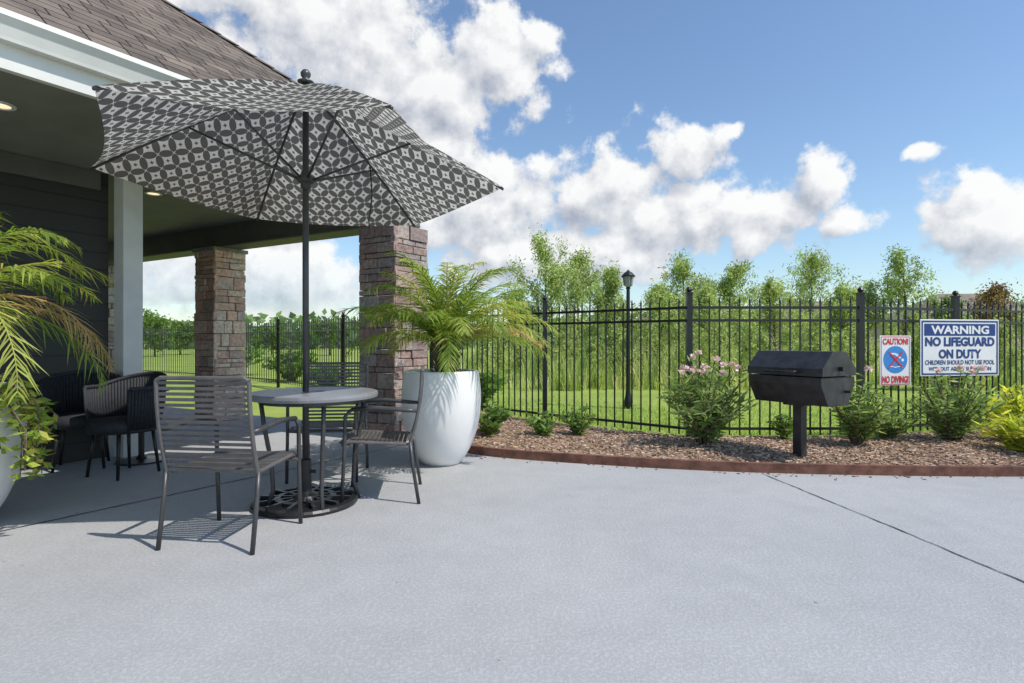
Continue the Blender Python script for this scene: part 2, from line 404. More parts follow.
o=m.obj('patio_debris',M_dry); o['kind']='stuff'; tag(o,'small bark bits along the patio edge','debris')
m=MB()
for i in range(len(es)-1):
    a=V((es[i].x,es[i].y,0)); b=V((es[i+1].x,es[i+1].y,0)); t=(b-a).normalized(); n=V((-t.y,t.x,0))
    m.obox((a+b)/2+n*.022+V((0,0,.035)),(b-a)/2*1.01,n*.022,(0,0,.045+ .0007*(i%2)))
o=m.obj('timber_edging',M_edge); tag(o,'low reddish brown timber edging along curved mulch bed','garden edging')
m=MB()
for _ in range(24000):
    x=R(-7,9); y=fy(x)+.12+abs(random.gauss(0,1))*2.0
    if y>14: continue
    h=R(-.005,.03); a=R(0,6.28); dx=math.cos(a)*.009; dy=math.sin(a)*.009
    k=R(.8,1.3); c=(.30*k,.40*k,.09*k)
    m.face([(x-dx,y-dy,-.03),(x+dx,y+dy,-.03),(x+R(-.04,.04),y+R(-.04,.04),h)],c)
o=m.obj('grass',M_leaf); o['kind']='stuff'; tag(o,'mown bright green lawn grass behind the fence','grass')
m=MB(); cnt=0
cols_r=[(.46,.52,.18),(.58,.58,.27),(.36,.44,.14),(.62,.59,.34),(.26,.35,.10),(.20,.30,.08)]
while cnt<1800:
    y=13.0+ (R(0,1)**1.3)*24; x=R(-.10*y,1.15*y+2); cl=.5+.5*math.sin(x*.9+math.sin(y*.7)*2)*math.sin(y*.5+x*.5)
    if R(0,1)>.30+.7*cl: continue
    cnt+=1; hh=R(.35,1.0)*(.6+.5*cl)*(1+(y-11)*.015); cc=random.choice(cols_r)
    for j in range(15):
        a=R(0,6.28); r=R(0,.16); bx=x+r*math.cos(a); by=y+r*math.sin(a); ln=R(.1,.55)*hh; h=hh*R(.5,1.1); wd=R(.005,.011)*(1+(y-10)*.05); k=R(.75,1.25); c=tuple(q*k for q in cc)
        w_=V((-math.sin(a),math.cos(a),0))*wd; u=V((math.cos(a),math.sin(a),0)); b0=V((bx,by,-.03)); b1=b0+u*ln*.35+V((0,0,h*.6)); b2=b0+u*ln+V((0,0,h))
        m.face([b0-w_,b0+w_,b1+w_*.8,b1-w_*.8],c); m.face([b1-w_*.8,b1+w_*.8,b2],c)
o=m.obj('reeds',M_leaf); o['kind']='stuff'; tag(o,'tall pale yellow-green reeds and wild grass beyond the lawn','reeds')
# ---------------------------------------------------------------- fence
fo=empty('metal_fence',(1.93,6.2,0),'black ornamental metal fence with spear pickets around the pool area','fence')
off=V((1.93,6.2,0))
for i in range(len(fence)):
    x,y=fence[i]; m=MB(); m.box(x-.030,x+.030,y-.030,y+.030,-.05,1.62); m.box(x-.038,x+.038,y-.038,y+.038,1.62,1.635)
    m.lathe([(0,1.635),(.02,1.64),(.034,1.665),(.02,1.69),(0,1.697)],(x,y,0),10)
    m.obj('post',M_blackmetal,fo,off=off)
for i in range(len(fence)-1):
    a=V(fence[i]).to_3d(); b=V(fence[i+1]).to_3d(); L=(b-a).length; t=(b-a)/L; n=V((-t.y,t.x,0))
    m=MB(); mid=(a+b)/2
    for z in (1.47,1.33,.15): m.obox(mid+V((0,0,z)),t*(L/2-.03),n*.016,(0,0,.014))
    k=int(round(L/.112))
    for j in range(1,k):
        p=a+t*(L*j/k)
        m.obox(p+V((0,0,.805)),t*.007,n*.007,(0,0,.725))
        q=p+V((0,0,1.53)); w=.014
        m.idx([q-t*w,q-n*w,q+t*w,q+n*w,q+V((0,0,.065)),q-V((0,0,.012))],[(0,1,4),(1,2,4),(2,3,4),(3,0,4),(1,0,5),(2,1,5),(3,2,5),(0,3,5)])
    m.obj('panel',M_blackmetal,fo,off=off)
# ---------------------------------------------------------------- building
bo=empty('pavilion_building',C2,'covered pavilion with brown shingle hip roof, stone columns and dark porch','building')
def bpart(m,name,mat,**k): return m.obj(name,mat,bo,off=C2,**k)
OA=.50; OV=.42; E0=3.0; H=.82
A1=9.5; 
t=4.5; ap=P(-OA+t,-OV+t,E0+H*t); ap2=P(A1-t,-OV+t,E0+H*t)
k0=P(-OA,-OV,E0); k1=P(A1,-OV,E0); k2=P(A1,-OV+2*t,E0); k3=P(-OA,-OV+2*t,E0)
m=MB(); sl=t*math.sqrt(1+H*H); Lr=A1+OA
m.face([k0,k1,ap2,ap],(1,1,1),[(0,0),(Lr,0),(Lr-t,sl),(t,sl)])
m.face([k3,k0,ap],(1,1,1),[(0,0),(2*t,0),(t,sl)])
m.face([k2,k3,ap,ap2],(1,1,1),[(0,0),(Lr,0),(Lr-t,sl),(t,sl)])
m.face([k1,k2,ap2],(1,1,1),[(0,0),(2*t,0),(t,sl)])
bpart(m,'roof',M_shingle)
m=MB()
for (s0,s1) in ((k0,ap),(ap,ap2)):
    n=int((s1-s0).length/.2)
    for i in range(n):
        a=s0.lerp(s1,i/n);b=s0.lerp(s1,(i+1.15)/n); u=(b-a); side=u.cross(V((0,0,1))).normalized()*.13; dn=V((0,0,-.07))
        z0=V((0,0,.022));z1=V((0,0,.012)); k=R(.8,1.2)
        m.face([a+z1,b+z1*.3,b+side+dn+z1*.3,a+side+dn+z0],(.17*k,.135*k,.12*k)); m.face([b+z1*.3,a+z1,a-side+dn+z0,b-side+dn+z1*.3],(.17*k,.135*k,.12*k))
bpart(m,'ridge_cap',attrmat('ridge_shingle',.95,.3,30,.5,.01))
def sweep(m,p0,p1,outd,prof,col=(1,1,1)):
    ring=[[p+outd*q[0]+V((0,0,q[1]+E0-2.97)) for q in prof] for p in (p0,p1)]; n=len(prof)
    m.idx(ring[0]+ring[1],[(i,(i+1)%n,n+(i+1)%n,n+i) for i in range(n)]+[tuple(range(n))[::-1],tuple(range(n,2*n))],col)
prof=[(-.02,2.955),(.11,2.955),(.115,2.92),(.085,2.88),(.065,2.82),(.06,2.80),(-.02,2.80)]
m=MB(); sweep(m,P(-OA-.09,-OV),P(A1,-OV),-e,prof); sweep(m,P(-OA,-OV),P(-OA,-OV+9),-d,prof)
bpart(m,'gutter',M_trim)
fp=[(-.05,2.80),(-.001,2.80),(-.001,2.655),(-.05,2.655)]
m=MB(); sweep(m,P(-OA,-OV),P(A1,-OV),-e,fp); sweep(m,P(-OA,-OV),P(-OA,-OV+9),-d,fp)
bpart(m,'fascia',M_trim)
m=MB(); zc=2.70
m.idx([P(-OA+.05,-OV+.05,zc),P(A1,-OV+.05,zc),P(A1,8.4,zc),P(-OA+.05,8.4,zc),P(-OA+.05,-OV+.05,zc+.03),P(A1,-OV+.05,zc+.03),P(A1,8.4,zc+.03),P(-OA+.05,8.4,zc+.03)],[(0,1,2,3),(4,7,6,5),(0,4,5,1),(1,5,6,2),(2,6,7,3),(3,7,4,0)])
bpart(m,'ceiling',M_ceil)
m=MB()
m.obox((P(0,-.25)+P(0,8.2))/2+V((0,0,2.55)),d*.15,e*4.22,(0,0,.149))
m.obox((P(0,-.27)+P(0,8.2))/2+V((0,0,2.415)),d*.17,e*4.2,(0,0,.011))
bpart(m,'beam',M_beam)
WB=1.52; WA=2.16
m=MB(); m.obox((P(WA,WB)+P(8.8,8.2))/2+V((0,0,1.349)),d*(8.8-WA)/2,e*(8.2-WB)/2,(0,0,1.349))
bpart(m,'wall',M_siding)
m=MB(); m.obox((P(WA+.08,WB-.02)+P(8.8,WB-.02))/2+V((0,0,2.61)),d*(8.8-WA-.08)/2,e*.015,(0,0,.085)); bpart(m,'frieze_board',M_beam)
def pcol(a,b):
    m=MB(); m.obox(P(a,b,1.347),d*.085,e*.085,(0,0,1.347)); 
    bpart(m,'painted_column',M_column,bevel=.004)
pcol(2.05,1.39)
stonec=[(.53,.37,.31),(.57,.43,.36),(.46,.34,.30),(.58,.48,.41),(.49,.42,.39),(.55,.40,.34),(.41,.32,.29),(.57,.50,.44),(.52,.37,.32)]
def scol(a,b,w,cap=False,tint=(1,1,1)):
    m=MB(); h=w/2
    m.obox(P(a,b,1.2),d*(h-.03),e*(h-.03),(0,0,1.19),(.16,.14,.125))
    for (n,u) in ((d,e),(-d,e),(e,d),(-e,d)):
        z=0
        while z<2.38:
            ch=random.choice([.06,.09,.11,.14,.18]); ch=min(ch,2.39-z)
            if 2.39-z-ch<.06: ch=2.39-z
            x=-h
            while x<h-.01:
                sw=R(.11,.30); 
                if h-x-sw<.08: sw=h-x
                pr=R(-.008,.016); k=R(.85,1.15); c=random.choice(stonec)
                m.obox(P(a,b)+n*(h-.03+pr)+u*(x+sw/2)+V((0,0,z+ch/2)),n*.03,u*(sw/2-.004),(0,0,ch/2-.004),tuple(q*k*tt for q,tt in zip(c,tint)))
                x+=sw
            z+=ch
    bpart(m,'stone_column',M_stone,bevel=.006)
    if cap:
        m=MB(); m.obox(P(a,b,2.375),d*(h+.025),e*(h+.025),(0,0,.025),(.35,.33,.30)); bpart(m,'column_cap',M_stone)
scol(0,0,.52,False,(.70,.69,.72)); scol(0,3.2,.45,True,(1.55,1.38,1.26)); scol(0,6.6,.45,True)  # second column: tint brightens its stone, sunlight put into the colour
for (a,b) in ((3.36,.30),(1.56,1.9)):
    m=MB(); c=P(a,b,2.694); m.lathe([(0,0),(.06,0)],c,20); bpart(m,'recessed_light',M_lamp)
    m=MB(); m.lathe([(.06,.001),(.062,-.006),(.085,-.006),(.088,.003)],c,20); bpart(m,'light_trim',M_trim)
# ---------------------------------------------------------------- umbrella
UX,UY=-1.40,3.86
um=empty('patio_umbrella',(UX,UY,0),'open hexagonal patio umbrella with dark petal-patterned fabric through table','umbrella')
zr=2.21; za=2.84; RR=1.35; ph=math.radians(7)
def tilt(p): return V((p.x,p.y,p.z-.050*p.y-.01*p.x))
def rib(k,s):
    a=ph+k*math.pi/3; return V((math.cos(a)*RR*s,math.sin(a)*RR*s,za-(za-zr)*(s**1.18)))
m=MB(); ns=14; ntt=12
for k in range(6):
    pts=[];uvs=[]
    for i in range(ns+1):
        s=.03+.97*i/ns
        for j in range(ntt+1):
            tt=j/ntt; q=4*tt*(1-tt); p=rib(k,s).lerp(rib(k+1,s),tt)
            f=1-.05*q*s*s; z=p.z-.075*q*math.sin(s*math.pi*.85)-.01*q*s
            pts.append(tilt(V((p.x*f,p.y*f,z)))); uvs.append(((tt-.5)*s*RR,s*RR*.87*f*1.08))
    for i in range(ns):
        for j in range(ntt):
            q=[i*(ntt+1)+j,i*(ntt+1)+j+1,(i+1)*(ntt+1)+j+1,(i+1)*(ntt+1)+j]
            m.face([pts[x] for x in q],(1,1,1),[uvs[x] for x in q])
cn=m.obj('canopy',M_fabric,um)
import bmesh
bm=bmesh.new(); bm.from_mesh(cn.data); bmesh.ops.remove_doubles(bm,verts=bm.verts,dist=.0004)
for f in bm.faces:f.smooth=True
bm.to_mesh(cn.data); bm.free()
for k in range(6):
    m=MB(); m.tube([tilt(rib(k,s)-V((0,0,.014))) for s in (.03,.2,.4,.6,.8,1.0)],.009,6); m.obj('rib',M_pole,um,smooth=True)
    m=MB(); m.tube([tilt(V((math.cos(ph+k*math.pi/3)*.05,math.sin(ph+k*math.pi/3)*.05,2.2))),tilt(rib(k,.55)-V((0,0,.025)))],.008,6); m.obj('strut',M_pole,um,smooth=True)
m=MB(); m.tube([(0,0,.06),(0,0,2.86)],.021,14); m.obj('pole',M_pole,um,smooth=True)
m=MB(); m.lathe([(.022,2.13),(.034,2.14),(.034,2.17),(.055,2.18),(.055,2.215),(.03,2.22),(.03,2.25),(.022,2.26)],n=16); m.obj('runner',M_pole,um)
m=MB(); m.lathe([(.022,2.72),(.05,2.73),(.05,2.78),(.022,2.79)],n=16); m.obj('hub',M_pole,um)
m=MB(); m.lathe([(.0,2.85),(.05,2.85),(.055,2.862),(.03,2.872),(.02,2.885),(.032,2.90),(.034,2.92),(.02,2.94),(0,2.947)],n=16); m.obj('finial',M_pole,um,smooth=True)
m=MB(); m.tube([(.30,.55,2.46),(.31,.57,2.25),(.30,.57,2.13)],.006,5); m.tube([(.30,.57,2.13),(.285,.57,2.04),(.30,.57,1.90),(.315,.57,2.04),(.30,.57,2.13)],.006,5); m.obj('strap',M_blackmetal,um)
m=MB()
m.lathe([(.0,.004),(.34,.004),(.345,.02),(.335,.035),(.30,.04),(.30,.03),(0,.03)],n=40)
m.lathe([(.20,.03),(.20,.052),(.16,.056),(.16,.03)],n=32)
for k in range(12):
    a=k*math.pi/6; u=V((math.cos(a),math.sin(a),0)); n=V((-u.y,u.x,0))
    m.obox(u*.185+V((0,0,.042)),u*.12,n*.011,V((0,0,.013)))
m.lathe([(.10,.03),(.08,.065),(.045,.075),(.04,.09),(.036,.30),(.03,.305),(.0,.305)],n=24)
m.tube([(.036,0,.22),(.07,0,.22)],.012,8)
m.obj('base',M_blackmetal,um)
# ---------------------------------------------------------------- table
tb=empty('round_patio_table',(UX+.06,UY,0),'round grey metal patio table with slim legs under umbrella','table')
TZ=.040
m=MB(); m.lathe([(r,z+TZ) for r,z in ((.07,.70),(.07,.722),(.405,.722),(.417,.717),(.42,.700),(.417,.684),(.405,.680),(.395,.70),(.07,.70))],n=56); m.obj('tabletop',M_top,tb)
m=MB(); m.lathe([(r,z+TZ) for r,z in ((.34,.685),(.35,.685),(.35,.655),(.34,.655),(.34,.685))],n=40); 
for k in range(4):
    a=k*math.pi/2+.5; m.tube([(.08*math.cos(a),.08*math.sin(a),.67+TZ),(.34*math.cos(a),.34*math.sin(a),.67+TZ)],.01,6)
m.obj('apron',M_chair,tb)
for k in range(4):
    a=k*math.pi/2+.5; u=V((math.cos(a),math.sin(a),0))
    m=MB(); m.tube([u*.335+V((0,0,.71)),u*.315+V((0,0,.55)),u*.27+V((0,0,.3)),u*.26+V((0,0,.12)),u*.30+V((0,0,.0))],.014,8); m.obj('leg',M_chair,tb,smooth=True)
# ---------------------------------------------------------------- chairs
def make_chair(loc,rot,label):
    c=empty('patio_chair',loc,label,'chair',rot,'slatted patio chairs around the table')
    W=.265
    for s in (-1,1):
        m=MB(); m.tube([(s*W,.235,0),(s*W,.215,.36),(s*W,.21,.60),(s*W,.17,.645)],.0125,8); m.obj('leg',M_chair,c,smooth=True)
        m=MB(); m.tube([(s*W,-.275,0),(s*W,-.235,.25),(s*W,-.215,.42)],.0125,8); m.obj('leg',M_chair,c,smooth=True)
        m=MB(); m.tube([(s*W,.17,.645),(s*W,.0,.655),(s*W,-.20,.635),(s*W,-.262,.63)],[.014,.017,.015,.012],8); m.obj('armrest',M_chair,c,smooth=True)
    m=MB()
    for s in (-1,1): m.tube([(s*(W-.028),.24,.405),(s*(W-.028),.18,.425),(s*(W-.028),-.05,.41),(s*(W-.028),-.20,.40)],.011,8); m.tube([(s*W,.213,.40),(s*(W-.03),.213,.415)],.009,6)
    m.tube([(-W,.20,.395),(W,.20,.395)],.010,8)
    for j in range(15):
        y=.245-.030*j; z=.432-.0015*j if j else .418
        m.obox((0,y,z),(W-.03,0,0),(0,.011,.0),(0,0,.004))
    m.obj('seat',M_slat,c)
    m=MB()
    def bp(t): return V((0,-.215-.08*t-.02*math.sin(t*3.14),.40+.51*t))
    for s in (-1,1):
        m.tube([bp(q)+V((s*(W-.005),0,0)) for q in (0,.25,.5,.75,.97)],.012,8)
    m.tube([bp(.97)+V((-W+.005,0,0)),bp(1.0)+V((-W+.03,0,0)),bp(1.0)+V((W-.03,0,0)),bp(.97)+V((W-.005,0,0))],.012,8)
    for j in range(17):
        t=.03+.92*j/16; p=bp(t); dn=(bp(t+.01)-bp(t-.01)).normalized()
        m.obox(p,(W-.01,0,0),dn*.0085,V((0,.0035,0)))
    m.obj('backrest',M_slat,c)
    return c
chA=make_chair((-1.57,3.24,0),math.radians(-7),'dark slatted metal armchair seen from behind, pushed to round table')
dup(chA,(-.94,4.08,0),math.radians(98),'dark slatted metal armchair standing beside white planter')
dup(chA,(-1.50,4.66,0),math.radians(185),'dark slatted metal armchair across the table near stone column')
# ---------------------------------------------------------------- porch chairs
def tub(loc,rot,label):
    c=empty('rope_armchair',loc,label,'chair',rot,'dark rope armchairs on the porch')
    def ring(r,z,a0,a1,n,zf=lambda a:0): return [V((r*math.cos(a0+(a1-a0)*i/n),r*math.sin(a0+(a1-a0)*i/n)*.95,z+zf(a0+(a1-a0)*i/n))) for i in range(n+1)]
    A0,A1_=math.radians(150),math.radians(390)
    zf=lambda a:.10*max(0,math.cos(a-math.radians(270)))
    top=ring(.30,.72,A0,A1_,52,zf); bot=ring(.25,.38,A0,A1_,52)
    m=MB(); m.tube(top,.018,8); m.tube(bot,.014,8)
    mids=[]
    for a,b in zip(top,bot): 
        mid=(a+b)/2+V(((a.x+b.x)*.03,(a.y+b.y)*.03,0)); m.tube([a,mid,b],.0135,5); mids.append(mid)
    for i in range(len(top)-1): m.face([top[i],top[i+1],mids[i+1],mids[i]]); m.face([mids[i],mids[i+1],bot[i+1],bot[i]])
    m.obj('backrest',M_rope,c,smooth=True)
    m=MB(); m.lathe([(0,.36),(.24,.36),(.26,.40),(.25,.46),(.0,.48)],n=28); m.obj('seat',M_rope,c,smooth=True)
    for a in (45,135,225,315):
        a=math.radians(a); m=MB(); m.tube([(.20*math.cos(a),.20*math.sin(a),.40),(.25*math.cos(a),.25*math.sin(a),0)],[.016,.012],8); m.obj('leg',M_blackmetal,c,smooth=True)
    return c
t1=tub((-3.22,4.72,0),math.radians(160),'dark rope armchair on shaded porch by painted column')
dup(t1,(-3.78,5.0,0),math.radians(-150),'dark rope armchair on shaded porch against building wall')
ct=empty('small_side_table',(-3.40,5.22,0),'small round black pedestal table beside porch chairs','table')
m=MB(); m.lathe([(0,.64),(.22,.64),(.225,.65),(.22,.66),(0,.66)],n=32); m.obj('tabletop',M_blackmetal,ct)
m=MB(); m.lathe([(.20,.0),(.20,.015),(.05,.03),(.025,.06),(.025,.64)],n=24); m.obj('pedestal',M_blackmetal,ct)
# ---------------------------------------------------------------- pots
def pot(loc,label,h=.84):
    c=empty('planter',loc,label,'planter',0,'tall white planters')
    kp=[(0,.165),(.04,.205),(.15,.27),(.30,.325),(.45,.352),(.60,.36),(.72,.352),(.82,.338)]
    def rad(z):
        for i in range(len(kp)-1):
            if kp[i][0]<=z<=kp[i+1][0]:
                t=(z-kp[i][0])/(kp[i+1][0]-kp[i][0]); return kp[i][1]+(kp[i+1][1]-kp[i][1])*t
        return kp[-1][1]
    zs=[i*.82/26 for i in range(27)]
    rs=[rad(z) for z in zs]
    for _ in range(4): rs=[rs[0]]+[(rs[i-1]+2*rs[i]+rs[i+1])/4 for i in range(1,26)]+[rs[26]]
    m=MB(); prof=[(0,.0)]+list(zip(rs,zs))+[(.333,h-.006),(.322,h),(.31,h-.004),(.302,h-.02),(.30,h-.08)]
    m.lathe(prof,n=64); m.obj('pot',M_pot,c,smooth=True)
    m=MB(); m.lathe([(0,h-.07),(.302,h-.075)],n=32); m.obj('soil',M_soil,c)
    return c
pot((-.64,5.16,0),'tall white tapered planter holding a small palm beside stone column')
pot((-3.30,3.32,0),'tall white tapered planter holding palm and trailing plant by porch')
def frond(m,base,az,L,el,droop,nl=46,col=(.15,.2,.04),ll=.22,wl=.0055,sag=1.0):
    u=V((math.cos(az),math.sin(az),0)); side=V((-u.y,u.x,0)); n=14; pts=[]; p=V(base); a=el
    tw=R(-.3,.3)
    for i in range(n+1):
        pts.append(p.copy()); t=i/n
        dr=(u*math.cos(a)+side*tw*.3*t+V((0,0,math.sin(a)))); p=p+dr*(L/n); a-=droop/n*(.4+1.4*t)
    m.tube(pts,[.009*(1-.8*i/n) for i in range(n+1)],5,(col[0]*1.3,col[1]*1.2,col[2]*1.2),cap=False)
    for j in range(nl):
        t=.12+.88*j/(nl-1); f=t*n; i=min(int(f),n-1); q=pts[i].lerp(pts[i+1],f-i); tg=(pts[i+1]-pts[i]).normalized()
        up=side.cross(tg); 
        l=ll*(math.sin(math.pi*min(1,t*.82+.16))**.5)*R(.8,1.15)
        for s in (-1,1):
            dd=(tg*R(.7,1.3)+side*s*R(.6,1.0)+up*R(-.25,.45)).normalized(); k=R(.65,1.4); c=tuple(x*k for x in col)
            if random.random()<.06: c=(.45*k,.38*k,.13*k)
            wv=(tg-dd*tg.dot(dd)).normalized()*wl; m1=q+dd*l*.5+V((0,0,-R(.0,.018)*l/.2*sag)); tp=q+dd*l+V((0,0,-R(.03,.09)*l/.2*sag))
            m.face([q-wv*.7,q+wv*.7,m1+wv,m1-wv],c); m.face([m1-wv,m1+wv,tp],c)
def palm(loc,zb,zt,nf,L,label,dry=.1,seed=1,elr=(15,82),dr=(1.5,2.3),**kw):
    random.seed(seed)
    c=empty('pygmy_palm',loc,label,'palm')
    m=MB(); m.tube([(0,0,zb),(.01,.01,(zb+zt)/2),(0,0,zt)],[.08,.10,.07],10)
    for i in range(110):
        a=R(0,6.28); z=R(zb,zt+.05); u=V((math.cos(a),math.sin(a),0)); m.tube([u*.07+V((0,0,z)),u*R(.11,.17)+V((0,0,z+R(.04,.14)))],[.016,.005],4)
    m.obj('trunk',M_bark,c)
    m=MB()
    for i in range(nf):
        az=i*2.39996+R(-.3,.3); f=(i+.5)/nf; el=math.radians(elr[0]+(elr[1]-elr[0])*f+R(-8,8))
        dryf=random.random()<dry and f<.5
        col=(.45,.33,.15) if dryf else random.choice([(.20,.29,.05),(.27,.35,.07),(.15,.23,.04),(.35,.39,.09)])
        frond(m,V((0,0,zt)),az,L*R(.8,1.1)*(1-.12*f),el,R(*dr),col=col,**kw)
    m.obj('crown',M_leaf,c); return c
palm((-.60,5.16,0),.77,1.06,48,1.14,'small yellow-green date palm growing in tall white planter',dry=.05,seed=11,elr=(20,86),dr=(1.15,1.85),nl=50,wl=.0052,sag=.9,ll=.21)
palm((-3.34,3.3,0),.77,1.30,34,1.14,'arching date palm with some dry fronds in white planter',dry=.3,seed=5,elr=(2,84),dr=(1.2,2.2),nl=38,wl=.005,ll=.24)
random.seed(21)
# shrubs
def shrub(loc,r,h,ns,nl,ll,lw,cols,label,cat='shrub',name='shrub',nf=0,droop=0,fcol=(.7,.3,.35)):
    c=empty(name,loc,label,cat)
    ms=MB(); ml=MB(); tips=[]
    for i in range(ns):
        a=R(0,6.28); rr=r*math.sqrt(R(0,1)); tip=V((rr*math.cos(a),rr*math.sin(a),h*R(.6,1.0)*(1-.35*(rr/r)**2))); mid=V((tip.x*.35,tip.y*.35,tip.z*.5)); b=V((tip.x*.1,tip.y*.1,0))
        pts=[b,mid,tip]; ms.tube(pts,[.008,.006,.003],5); tips.append(tip)
        for j in range(nl):
            t=R(.2,1.0); p=(b.lerp(mid,t*2) if t<.5 else mid.lerp(tip,t*2-1)); az=R(0,6.28)
            dd=V((math.cos(az),math.sin(az),R(-.2,1.0)-droop)); k=R(.6,1.35); cc=random.choice(cols)
            ml.leaf(p,dd,ll*R(.7,1.2),lw*R(.8,1.2),tuple(q*k for q in cc))
    ms.obj('stem',M_bark,c); ml.obj('foliage',M_leaf,c)
    tips.sort(key=lambda q:-q.z)
    for i in range(nf):
        mf=MB(); tp=tips[i%len(tips)]+V((R(-.03,.03),R(-.06,.0),R(.02,.07)))
        for k in range(14):
            dd=V((R(-1,1),R(-1,1),R(-.4,1))).normalized(); s=R(.85,1.1)
            mf.leaf(tp,dd,.046,.036,(fcol[0]*s,fcol[1]*s,fcol[2]*s))
        mf.obj('flower',M_petal,c)
    return c
ole=[(.20,.30,.09),(.27,.37,.12),(.14,.22,.07),(.36,.44,.17)]
yel=[(.58,.58,.06),(.42,.50,.07),(.68,.64,.10),(.28,.38,.06)]
grn=[(.14,.25,.05),(.19,.31,.07),(.10,.18,.04)]
pl=[((1.92,5.70,.03),.44,.94,62,28,.13,.022,ole,'oleander shrub with pale pink flowers in mulch bed','oleander_shrub',18),
 ((3.50,5.80,.03),.36,.78,48,26,.12,.022,ole,'green oleander shrub beside the black grill','oleander_shrub',1),
 ((4.52,5.85,.03),.42,.84,54,26,.12,.022,ole,'oleander shrub with few pink flowers below warning sign','oleander_shrub',5),
 ((.35,6.2,.03),.22,.36,18,16,.09,.03,grn,'small green shrub in mulch by fence','shrub',0),
 ((.72,6.25,.03),.22,.42,18,16,.09,.03,grn,'small leafy shrub against black fence','shrub',0),
 ((-.25,6.3,.03),.28,.45,26,20,.08,.035,grn,'low green shrub behind white planter','shrub',0),
 ((4.78,5.30,.03),.34,.44,50,28,.14,.022,yel,'yellow-green leafy shrub at edge of mulch bed','shrub',0),
 ((5.32,5.85,.03),.45,.66,52,28,.12,.028,yel,'yellow variegated shrub beside black fence','shrub',0),
 ((4.0,6.05,.03),.3,.46,24,18,.10,.03,ole,'green shrub under the caution sign','shrub',0),
 ((2.9,6.05,.03),.2,.34,14,14,.09,.03,grn,'small shrub behind the black grill','shrub',0)]
for (loc,r,h,ns,nl,ll,lw,cols,lab,nm,nf) in pl:
    shrub(loc,r,h,ns,nl,ll,lw,cols,lab,'shrub',nm,nf=nf,fcol=(.88,.66,.68))
c=empty('trailing_plant',(-3.06,3.2,.8),'yellow-green trailing plant spilling over white planter rim','plant')
ml=MB(); ms=MB()
for i in range(28):
    a=R(-1.9,1.1); u=V((math.cos(a),math.sin(a),0)); L=R(.25,.6); b=u*-.05; p1=u*R(.15,.28)+V((0,0,R(.0,.15))); p2=p1+u*R(.05,.22)+V((0,0,-L*.55)); p3=p2+V((R(-.05,.05),R(-.05,.05),-L*.45))
    cv=[b,p1,p2,p3]; ms.tube(cv,.004,4)
    for j in range(34):
        t=R(.1,1)*3; k=min(int(t),2); p=cv[k].lerp(cv[k+1],t-k); az=R(0,6.28); q=R(.6,1.2); cc=random.choice([(.42,.48,.08),(.32,.42,.07),(.22,.33,.06),(.52,.52,.10)])
        ml.leaf(p,V((math.cos(az),math.sin(az),R(-.9,.4))),R(.05,.085),R(.02,.038),tuple(x*q for x in cc))
ms.obj('stem',M_bark,c); ml.obj('foliage',M_leaf,c)
# ---------------------------------------------------------------- grill
gr=empty('barbecue_grill',(2.60,5.14,.03),'black steel pedestal barbecue grill standing in mulch bed','grill',math.radians(-60))
Lh=.35; D2=.245
low=[(-D2,.765),(-D2,.70),(-D2+.10,.52),(D2-.10,.52),(D2,.70),(D2,.765)]
up=[(D2,.775),(D2,.84),(D2-.15,.985),(-D2+.15,.985),(-D2,.84),(-D2,.775)]
def prism(m,prof,x0,x1):
    n=len(prof); pts=[V((x0,y,z)) for y,z in prof]+[V((x1,y,z)) for y,z in prof]
    m.idx(pts,[(i,(i+1)%n,n+(i+1)%n,n+i) for i in range(n)]+[tuple(range(n))[::-1],tuple(range(n,2*n))])
m=MB(); prism(m,low,-Lh,Lh); m.obj('firebox',M_grill,gr,bevel=.003)
m=MB(); prism(m,up,-Lh-.012,Lh+.012); m.obj('lid',M_grill,gr,bevel=.003)
m=MB(); m.tube([(-.14,-D2,.81),(-.14,-D2-.05,.81),(.14,-D2-.05,.81),(.14,-D2,.81)],.010,8); m.obj('handle',M_blackmetal,gr,smooth=True)
m=MB(); m.tube([(Lh,0,.84),(Lh+.05,0,.84)],.022,12); m.obj('vent',M_blackmetal,gr)
m=MB(); m.tube([(Lh,.10,.64),(Lh+.05,.10,.64)],.012,8); m.obj('knob',M_blackmetal,gr)
m=MB(); m.box(-.042,.042,-.042,.042,-.1,.52); m.box(-.1,.1,-.1,.1,.498,.518); m.obj('pedestal',M_grill,gr,bevel=.004)
# ---------------------------------------------------------------- signs
def rect(m,x0,x1,z0,z1,y,col=(1,1,1)): m.face([(x0,y,z0),(x1,y,z0),(x1,y,z1),(x0,y,z1)])
def text(s,w,h,cx,cz,y,mat,parent,name='lettering',bold=.02):
    cu=bpy.data.curves.new('t','FONT'); cu.body=s; cu.size=1; cu.offset=bold; cu.resolution_u=3
    ob=bpy.data.objects.new('t',cu); scene.collection.objects.link(ob)
    dg=bpy.context.evaluated_depsgraph_get(); dg.update(); me=bpy.data.meshes.new_from_object(ob.evaluated_get(dg))
    scene.collection.objects.unlink(ob); bpy.data.objects.remove(ob)
    xs=[v.co.x for v in me.vertices]; ys=[v.co.y for v in me.vertices]; x0,x1,y0,y1=min(xs),max(xs),min(ys),max(ys)
    for v in me.vertices:
        v.co=V((cx+((v.co.x-x0)/(x1-x0)-.5)*w,y,cz+((v.co.y-y0)/(y1-y0)-.5)*h))
    me.materials.clear(); me.materials.append(mat)
    o=bpy.data.objects.new(name,me); scene.collection.objects.link(o); o.parent=parent; return o
ws=empty('warning_sign',(5.08,6.45,1.03),'white and blue warning no lifeguard on duty sign on fence','sign',math.radians(9))
W2,H2=.515,.32
m=MB(); m.box(-W2,W2,0,.008,-H2,H2); m.obj('panel',M_white,ws,bevel=.004)
